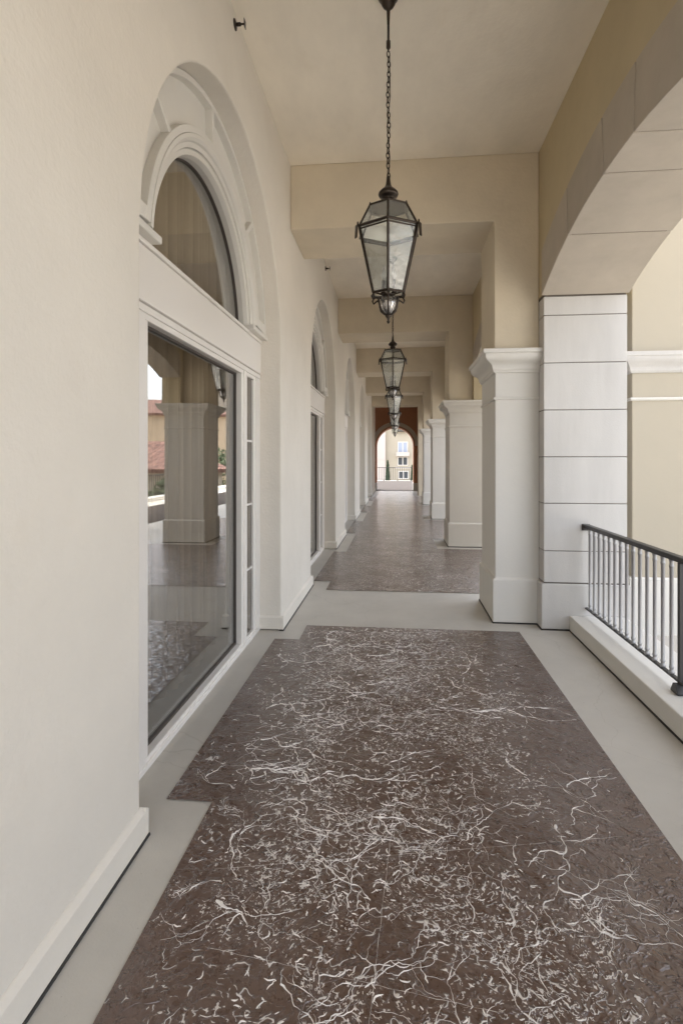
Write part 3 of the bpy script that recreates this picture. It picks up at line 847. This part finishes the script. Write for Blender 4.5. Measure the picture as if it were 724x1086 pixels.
b = MB(); b.box(2.141, 6.9, 6.425, 40.6, -.45, -.001); tag(b.obj('terrace', M['paving']), kind='structure')
b = MB(); b.add([(3.4, 6.9, .001), (5.6, 6.9, .001), (5.6, 30, .001), (3.4, 30, .001)], [(0, 1, 2, 3)]); tag(b.obj('terrace_paving', M['weathered']), kind='structure')
mb = MB(); mb.box(6.45, 6.85, 6.6, 40.0, .0, .144); tag(mb.obj('curb', M['column'], None, .01, 2), 'cream curb along the outer terrace edge', 'curb')
railing('iron_railing', 'dark iron balustrade along the outer terrace edge', (6.65, 12.0), (6.65, 27.0), .225, .144, [2.5 * i for i in range(1, 6)], .17, None, False, 'iron')
railing('iron_railing', 'dark iron balustrade across the far end beyond the terracotta arch', (-1.9, 40.2), (2.1, 40.2), .12, .0, [1.0, 2.0, 3.0], .16, None, False, 'iron')
b = MB(); b.box(-2.0, -1.43, YE + 1.21, 40.6, -.4, -.002); tag(b.obj('terrace', M['concrete']), kind='structure')

# ground to the horizon
b = MB(); b.add([(-900, -900, -4.5), (900, -900, -4.5), (900, 900, -4.5), (-900, 900, -4.5)], [(0, 1, 2, 3)])
tag(b.obj('ground', M['ground']), kind='structure')

# ------------------------------------------------------------------ far buildings
def bld_window(root, x0, x1, z0, z1, y, mat, frame=True):
    mb = MB(); t = .09
    mb.box(x0 - t, x0, y - .06, y + .05, z0 - t, z1 + t); mb.box(x1, x1 + t, y - .06, y + .05, z0 - t, z1 + t)
    mb.box(x0, x1, y - .06, y + .05, z0 - t, z0); mb.box(x0, x1, y - .06, y + .05, z1, z1 + t)
    mb.box((x0 + x1) / 2 - .05, (x0 + x1) / 2 + .05, y - .05, y + .04, z0, z1)
    f = mb.obj('window', M['white'], root)
    mb = MB(); mb.box(x0, x1, y + .0, y + .03, z0, z1); mb.obj('pane', mat, f)

def apartment():
    Y = 80.0
    root = empty('apartment_building', (0, 0, 0), 'pale yellow apartment block seen through the far arch', 'building')
    xs = -1.6
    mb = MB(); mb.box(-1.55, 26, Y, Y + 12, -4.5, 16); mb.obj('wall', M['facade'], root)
    mb = MB(); mb.box(-22, -1.56, Y - .9, Y + 12, -4.5, 16); mb.box(-22, -1.56, Y - .97, Y - .901, 1.55, 1.7); mb.obj('side_wing', M['facade2'], root)
    for xw in (.95, 6.5, 12):
        bld_window(root, xw - .65, xw + .65, 2.55, 4.05, Y - .1, M['shutter'])
        bld_window(root, xw - .65, xw + .65, .75, 1.85, Y - .1, M['pane'])
        bld_window(root, xw - .55, xw + .75, -1.2, -.25, Y - .1, M['pane'])
        bld_window(root, xw - .65, xw + .65, 6.2, 7.8, Y - .1, M['shutter'])
        mb = MB(); mb.box(xw - .95, xw + .95, Y - .9, Y + .05, 2.02, 2.16); mb.box(xw - .95, xw + .95, Y - .9, Y - .82, 2.16, 2.62); mb.box(xw - .95, xw - .87, Y - .82, Y, 2.16, 2.62); mb.box(xw + .87, xw + .95, Y - .82, Y, 2.16, 2.62)
        mb.obj('balcony', M['facade2'], root)
        mb = MB(); mb.box(xw - 1.1, xw + 1.1, Y - .12, Y + .02, .25, .42); mb.obj('string_course', M['white'], root)
        mb = MB(); mb.box(xw - .8, xw + .8, Y - .7, Y + .02, 5.62, 5.75)
        for i in range(9): mb.box(xw - .8 + i * .2 - .02, xw - .8 + i * .2 + .02, Y - .7, Y - .66, 5.75, 6.4)
        mb.box(xw - .8, xw + .8, Y - .71, Y - .65, 6.4, 6.46)
        mb.obj('balcony', M['iron'], root)
    mb = MB(); mb.prism([(Y - 1, 16), (Y + 6, 19), (Y + 13, 16)], 'x', -23, 27); mb.obj('roof', M['tile'], root)
apartment()

def house(x, y, w, d, zb, zw, zr, wm, label, wins):
    root = empty('tiled_roof_house', (x, y, zb), label, 'house')
    mb = MB(); mb.box(-w, w, -d, d, 0, zw - zb); mb.obj('wall', wm, root)
    e = .6; a = zw - zb; r = zr - zb
    mb = MB(); vs = [(-w - e, -d - e, a), (w + e, -d - e, a), (w + e, d + e, a), (-w - e, d + e, a), (-w * .5, 0, r), (w * .5, 0, r)]
    vs += [(q[0], q[1], q[2] - .25) for q in vs[:4]]
    mb.add(vs, [(0, 1, 5, 4), (1, 2, 5), (2, 3, 4, 5), (3, 0, 4), (0, 6, 7, 1), (1, 7, 8, 2), (2, 8, 9, 3), (3, 9, 6, 0), (6, 9, 8, 7)])
    mb.obj('roof', M['tile'], root)
    for (wx, z0) in wins: bld_window(root, wx - .6, wx + .6, z0 - zb, z0 - zb + 1.5, -d - .06, M['pane'])
    root.rotation_euler.z = -.35
    return root
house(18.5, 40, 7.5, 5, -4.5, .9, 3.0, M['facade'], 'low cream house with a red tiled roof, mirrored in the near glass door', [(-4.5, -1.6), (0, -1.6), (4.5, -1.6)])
house(30, 70, 10, 7, -4.5, 7.2, 9.6, M['tan'], 'taller tan house behind the red roofed one, mirrored in the near glass door', [(-7, 2), (-3, 2), (1, 2), (5, 2), (-7, 5), (-3, 5), (1, 5), (5, 5)])

# ------------------------------------------------------------------ trees
def leafy(mb, c, r, n, size, rng, squash=(1, 1, 1)):
    for _ in range(n):
        while True:
            p = Vector((rng.uniform(-1, 1), rng.uniform(-1, 1), rng.uniform(-1, 1)))
            if p.length < 1: break
        p = p.normalized() * (p.length ** .5)
        q = Vector((c[0] + p.x * r * squash[0], c[1] + p.y * r * squash[1], c[2] + p.z * r * squash[2]))
        u = Vector((rng.gauss(0, 1), rng.gauss(0, 1), rng.gauss(0, 1))).normalized(); v = u.orthogonal().normalized()
        s = size * rng.uniform(.6, 1.4)
        mb.add([q - u * s, q + v * s * .5, q + u * s, q - v * s * .5], [(0, 1, 2, 3)])

def broad_tree(x, y, zb, h, r, label, seed):
    rng = random.Random(seed)
    root = empty('leafy_tree', (x, y, zb), label, 'tree')
    mb = MB(); mb.tube([(0, 0, 0), (.1, 0, h * .3), (.0, .1, h * .62)], [.28, .2, .1], 8)
    cl = []
    for i in range(9):
        a = i * 2.4; rr = r * rng.uniform(.3, .75); c = (rr * math.cos(a), rr * math.sin(a), h * rng.uniform(.5, .88)); cl.append(c)
        mb.tube([(.05, .03, h * .35), (c[0] * .5, c[1] * .5, c[2] * .8), c], [.12, .07, .03], 6)
    mb.obj('trunk', M['bark'], root)
    mb = MB()
    for c in cl: leafy(mb, c, r * rng.uniform(.35, .55), 420, .17, rng, (1, 1, .8))
    mb.obj('crown', M['leaf'], root)
broad_tree(15.0, 47, -4.5, 8.2, 3.6, 'round green tree between the tiled houses, mirrored in the near glass door', 3)
broad_tree(11.5, 30, -4.5, 4.8, 2.2, 'small green tree below the terrace railing', 5)

def cypress(x, y, zb, h, r, label, seed):
    rng = random.Random(seed)
    root = empty('cypress_tree', (x, y, zb), label, 'tree', 'cypresses beyond the far railing')
    mb = MB(); mb.tube([(0, 0, 0), (0, 0, h * .8)], [.12, .03], 6); mb.obj('trunk', M['bark'], root)
    mb = MB()
    for i in range(1700):
        t = rng.random() ** .8; rad = r * (1 - t) ** .7 * min(1, .4 + t * 4) * rng.uniform(.5, 1.08); a = rng.uniform(0, 2 * PI)
        q = Vector((rad * math.cos(a), rad * math.sin(a), .25 + t * (h - .25)))
        u = Vector((math.cos(a) * .4, math.sin(a) * .4, 1)).normalized(); v = Vector((-math.sin(a), math.cos(a), rng.uniform(-.4, .4)))
        s = .17 * rng.uniform(.6, 1.3)
        mb.add([q - u * s, q + v * s * .4, q + u * s * 1.2, q - v * s * .4], [(0, 1, 2, 3)])
    mb.obj('crown', M['cypress'], root)
cypress(-.93, 60, -4.5, 5.85, .5, 'tall dark cypress left of the windows seen through the far arch', 11)
cypress(1.75, 60, -4.5, 5.3, .42, 'shorter dark cypress at the right edge of the far arch', 12)

# ------------------------------------------------------------------ lanterns
def hexp(r, z, k): 
    a = -PI / 2 + k * PI / 3
    return Vector((r * math.cos(a), r * math.sin(a), z))
def lantern(label):
    root = empty('hanging_lantern', (0, 0, ZC), label, 'lantern', 'lanterns hanging along the walkway')
    def Z(z): return z - ZC
    mb = MB(); mb.lathe([(.070, .0848), (.070, .072), (.062, .060), (.050, .046), (.046, .030), (.036, .012), (.020, -.004), (.012, -.012), (.0085, -.10), (.008, -.112)], (0, 0, 0), 20); mb.obj('ceiling_cup', M['bronze'], root)
    mb = MB(); mb.lathe([(.008, Z(4.47)), (.008, Z(4.37)), (.014, Z(4.365)), (.014, Z(4.32)), (.008, Z(4.315)), (.005, Z(4.30))], (0, 0, 0), 12); mb.obj('stem', M['bronze'], root)
    mb = MB(); z = 4.295; i = 0
    while z > 3.475:
        pts = []
        for k in range(14):
            a = 2 * PI * k / 14; lx = .0105 * math.cos(a); lz = .021 * math.sin(a)
            w = .9 * math.sin(i * .55) * .004
            ang = (i % 2) * PI / 2 + .5
            pts.append((lx * math.cos(ang) + w, lx * math.sin(ang), Z(z) - .017 + lz))
        mb.tube(pts, .0036, 6, 0, True); z -= .0335; i += 1
    mb.tube([(.008, .004, Z(4.30)), (.012, .006, Z(4.0)), (-.010, .006, Z(3.8)), (.010, .004, Z(3.6)), (.0, .0, Z(3.46))], .0028, 6)
    mb.obj('chain', M['bronze'], root)
    mb = MB(); mb.lathe([(.004, Z(3.475)), (.012, Z(3.468)), (.014, Z(3.44)), (.018, Z(3.415)), (.022, Z(3.405)), (.030, Z(3.393)), (.050, Z(3.378)), (.064, Z(3.362)), (.067, Z(3.350)), (.060, Z(3.335)), (.040, Z(3.328)), (.036, Z(3.315)), (.044, Z(3.308)), (.040, Z(3.298)), (.028, Z(3.288)), (.026, Z(3.262))], (0, 0, 0), 24); mb.obj('crown_cap', M['bronze'], root)
    zu, zs, zb = Z(3.258), Z(3.108), Z(2.690)
    ru, rs, rb = .135, .213, .112
    rim = ZC * 0
    mb = MB()
    for k in range(6):
        a, c = k, k + 1
        mb.tube([hexp(ru, zu, a), hexp(ru, zu, c)], .0075, 6, 0, False, False)
        mb.tube([hexp(rs, zs, a), hexp(rs, zs, c)], .0100, 6, 0, False, False)
        mb.tube([hexp(rs - .006, zs - .018, a), hexp(rs - .006, zs - .018, c)], .006, 6, 0, False, False)
        mb.tube([hexp(rb, zb, a), hexp(rb, zb, c)], .0085, 6, 0, False, False)
        mb.tube([hexp(ru, zu, a), hexp(rs, zs, a)], .0075, 6, 0, False, False)
        mb.tube([hexp(rs, zs, a), hexp(rb, zb, a)], .0085, 6, 0, False, False)
        mb.tube([hexp(ru, zu, a), hexp(ru, zu + .016, a)], [.008, .004], 6)
        mb.tube([hexp(rs + .012, zs, a), hexp(rs + .012, zs + .022, a)], [.007, .005], 6)
        if k not in (1, 5): continue
        p = hexp(rs + .012, zs, a); t = hexp(1, 0, a + 1.5).normalized(); n = hexp(1, 0, a).normalized()
        q = [p + t * .016 + n * .004, p - t * .016 + n * .004, p - t * .013 + n * .010 - Vector((0, 0, .085)), p + t * .013 + n * .010 - Vector((0, 0, .085))]
        mb.add([v for v in q] + [v + n * .006 for v in q], [(0, 1, 2, 3), (7, 6, 5, 4), (0, 4, 5, 1), (1, 5, 6, 2), (2, 6, 7, 3), (3, 7, 4, 0)])
    mb.add([hexp(ru - .004, zu + .004, k) for k in range(6)] + [hexp(ru - .02, zu + .012, k) for k in range(6)], [tuple(range(6)), tuple(range(11, 5, -1))] + [(k, (k + 1) % 6, (k + 1) % 6 + 6, k + 6) for k in range(6)])
    mb.obj('frame', M['bronze'], root)
    mb = MB()
    for k in range(6): mb.tube([(0, 0, zb - .012), hexp(rb - .004, zb, k)], .005, 6)
    mb.lathe([(.030, zb - .016), (.045, zb - .010), (.045, zb - .006), (.012, zb)], (0, 0, 0), 16)
    mb.obj('bottom_spider', M['bronze'], root)
    for k in range(6):
        for (r0, z0, r1, z1, nm) in ((ru, zu, rs, zs, 'roof_pane'), (rs, zs, rb, zb, 'glass_pane')):
            A, B, D, E = hexp(r0, z0, k), hexp(r0, z0, k + 1), hexp(r1, z1, k + 1), hexp(r1, z1, k)
            n = (B - A).cross(E - A).normalized() * .0015
            mb = MB(); q = [A, B, D, E]; mb.add([v + n for v in q] + [v - n for v in q], [(0, 1, 2, 3), (7, 6, 5, 4), (0, 4, 5, 1), (1, 5, 6, 2), (2, 6, 7, 3), (3, 7, 4, 0)])
            mb.obj(nm, M['lglass'], root)
    for k in range(3):
        a = k * 2 * PI / 3 + .4; x, y = .040 * math.cos(a), .040 * math.sin(a)
        mb = MB(); mb.lathe([(.019, zb + .012), (.021, zb + .018), (.012, zb + .022), (.012, zb + .10), (.010, zb + .102)], (x, y, 0), 12); cd = mb.obj('candle', M['bronze'], root)
        mb = MB(); mb.lathe([(.007, zb + .1025), (.016, zb + .125), (.015, zb + .145), (.007, zb + .18), (.002, zb + .20)], (x, y, 0), 12); mb.obj('bulb', M['bulb'], cd)
    mb = MB(); mb.lathe([(.034, zb - .018), (.052, zb - .03), (.050, zb - .075), (.036, zb - .105), (.020, zb - .125), (.010, zb - .13)], (0, 0, 0), 20); mb.obj('smoke_cup', M['silver'], root)
    mb = MB()
    for k in range(6):
        pts = []; d = hexp(1, 0, k)
        for rr, zz in ((rb - .002, -.006), (rb + .012, -.026), (rb + .002, -.045), (rb - .018, -.034), (rb - .030, -.028), (rb - .042, -.046), (rb - .046, -.075), (rb - .056, -.105), (rb - .080, -.128), (.012, -.140)):
            pts.append(d * rr + Vector((0, 0, zb + zz)))
        mb.tube(pts, [.006, .006, .0055, .005, .006, .0065, .0065, .006, .005, .005], 6)
    mb.obj('scrollwork', M['bronze'], root)
    mb = MB(); mb.lathe([(.010, zb - .125), (.022, zb - .138), (.020, zb - .148), (.009, zb - .160), (.006, zb - .172), (.012, zb - .180), (.008, zb - .188), (.002, zb - .195)], (0, 0, 0), 14); mb.obj('finial', M['bronze'], root)
    return root
ll = ['nearest black lantern hanging by a chain, largest of the row', 'second black lantern in the row along the walkway', 'third black lantern in the row along the walkway', 'fourth black lantern in the row along the walkway', 'farthest and smallest lantern, in front of the terracotta arch']
l0 = lantern(ll[0]); l0.location = (-.050, 3.5, 4.4995); l0.scale = (.972,) * 3
for k in range(1, 5):
    c = copy_tree(l0); c.location = (-.050, 3.5 + P * k, 4.4995); c['label'] = ll[k]

# ------------------------------------------------------------------ sidewall sprinklers
def sprinkler(label):
    root = empty('sprinkler_head', (0, 0, 0), label, 'sprinkler', 'sprinkler heads on the left wall')
    def turn(mb): mb.v = [(z, y, x) for x, y, z in mb.v]; return mb
    mb = MB(); mb.lathe([(.036, 0.0), (.034, .006), (.020, .010)], (0, 0, 0), 18); turn(mb).obj('escutcheon', M['bronze'], root)
    mb = MB(); mb.lathe([(.012, .010), (.012, .040), (.006, .044), (.006, .066), (.004, .067)], (0, 0, 0), 12); turn(mb).obj('nozzle', M['bronze'], root)
    mb = MB(); mb.box(-.026, .026, -.020, .020, .067, .070); turn(mb).obj('deflector', M['bronze'], root)
    return root
s0 = sprinkler('small dark sprinkler head high on the wall above the near window'); s0.location = (XW, 3.53, 4.50)
s1 = copy_tree(s0); s1.location = (XW, 8.19, 4.50); s1['label'] = 'small dark sprinkler head high on the wall above the second window'

# ------------------------------------------------------------------ camera
F = 575.0; TH = .10038; CY = 486.87
cam = bpy.data.cameras.new('camera'); co = bpy.data.objects.new('camera', cam); C.objects.link(co)
co.location = (0, 0, 1.6); co.rotation_euler = (PI / 2, 0, TH)
cam.sensor_fit = 'VERTICAL'; cam.sensor_height = 36.0; cam.lens = F / 1086 * 36
cam.shift_y = -(543 - CY) / 1086; cam.clip_start = .05; cam.clip_end = 2500
sc.camera = co

# ------------------------------------------------------------------ light
EL, AZ = math.radians(52), math.radians(-20)     # soft sun behind thin cloud
w = bpy.data.worlds.new('World'); sc.world = w; w.use_nodes = True
nt = w.node_tree; nt.nodes.clear()
sky = nt.nodes.new('ShaderNodeTexSky'); sky.sky_type = 'NISHITA'; sky.sun_disc = False
SUND = Vector((-.30, .30, 1.0)).normalized()   # direction towards the sun
sky.sun_elevation = math.asin(SUND.z); sky.sun_rotation = math.atan2(SUND.x, SUND.y)
sky.dust_density = 4.0; sky.air_density = 1.0; sky.ozone_density = 1.0
bg = nt.nodes.new('ShaderNodeBackground'); bg.inputs['Strength'].default_value = .13
hs = nt.nodes.new('ShaderNodeHueSaturation'); hs.inputs['Saturation'].default_value = .32   # thin cloud greys the blue
wo = nt.nodes.new('ShaderNodeOutputWorld'); nt.links.new(sky.outputs[0], hs.inputs['Color']); nt.links.new(hs.outputs[0], bg.inputs[0]); nt.links.new(bg.outputs[0], wo.inputs[0])
sd = bpy.data.lights.new('sun', 'SUN'); sd.energy = .8; sd.angle = math.radians(20); sd.color = (1, .95, .88)
so = bpy.data.objects.new('sun', sd); C.objects.link(so); so.rotation_euler = SUND.to_track_quat('Z', 'Y').to_euler(); so.location = (0, 0, 30)

sc.view_settings.view_transform = 'Standard'; sc.view_settings.look = 'None'
sc.view_settings.exposure = 2.84; sc.view_settings.gamma = 1
sc.render.engine = 'CYCLES'
cy = sc.cycles
cy.use_denoising = True; cy.max_bounces = 14; cy.diffuse_bounces = 8; cy.glossy_bounces = 4; cy.transmission_bounces = 6; cy.transparent_max_bounces = 24
cy.caustics_reflective = False; cy.caustics_refractive = False; cy.sample_clamp_indirect = 6.0
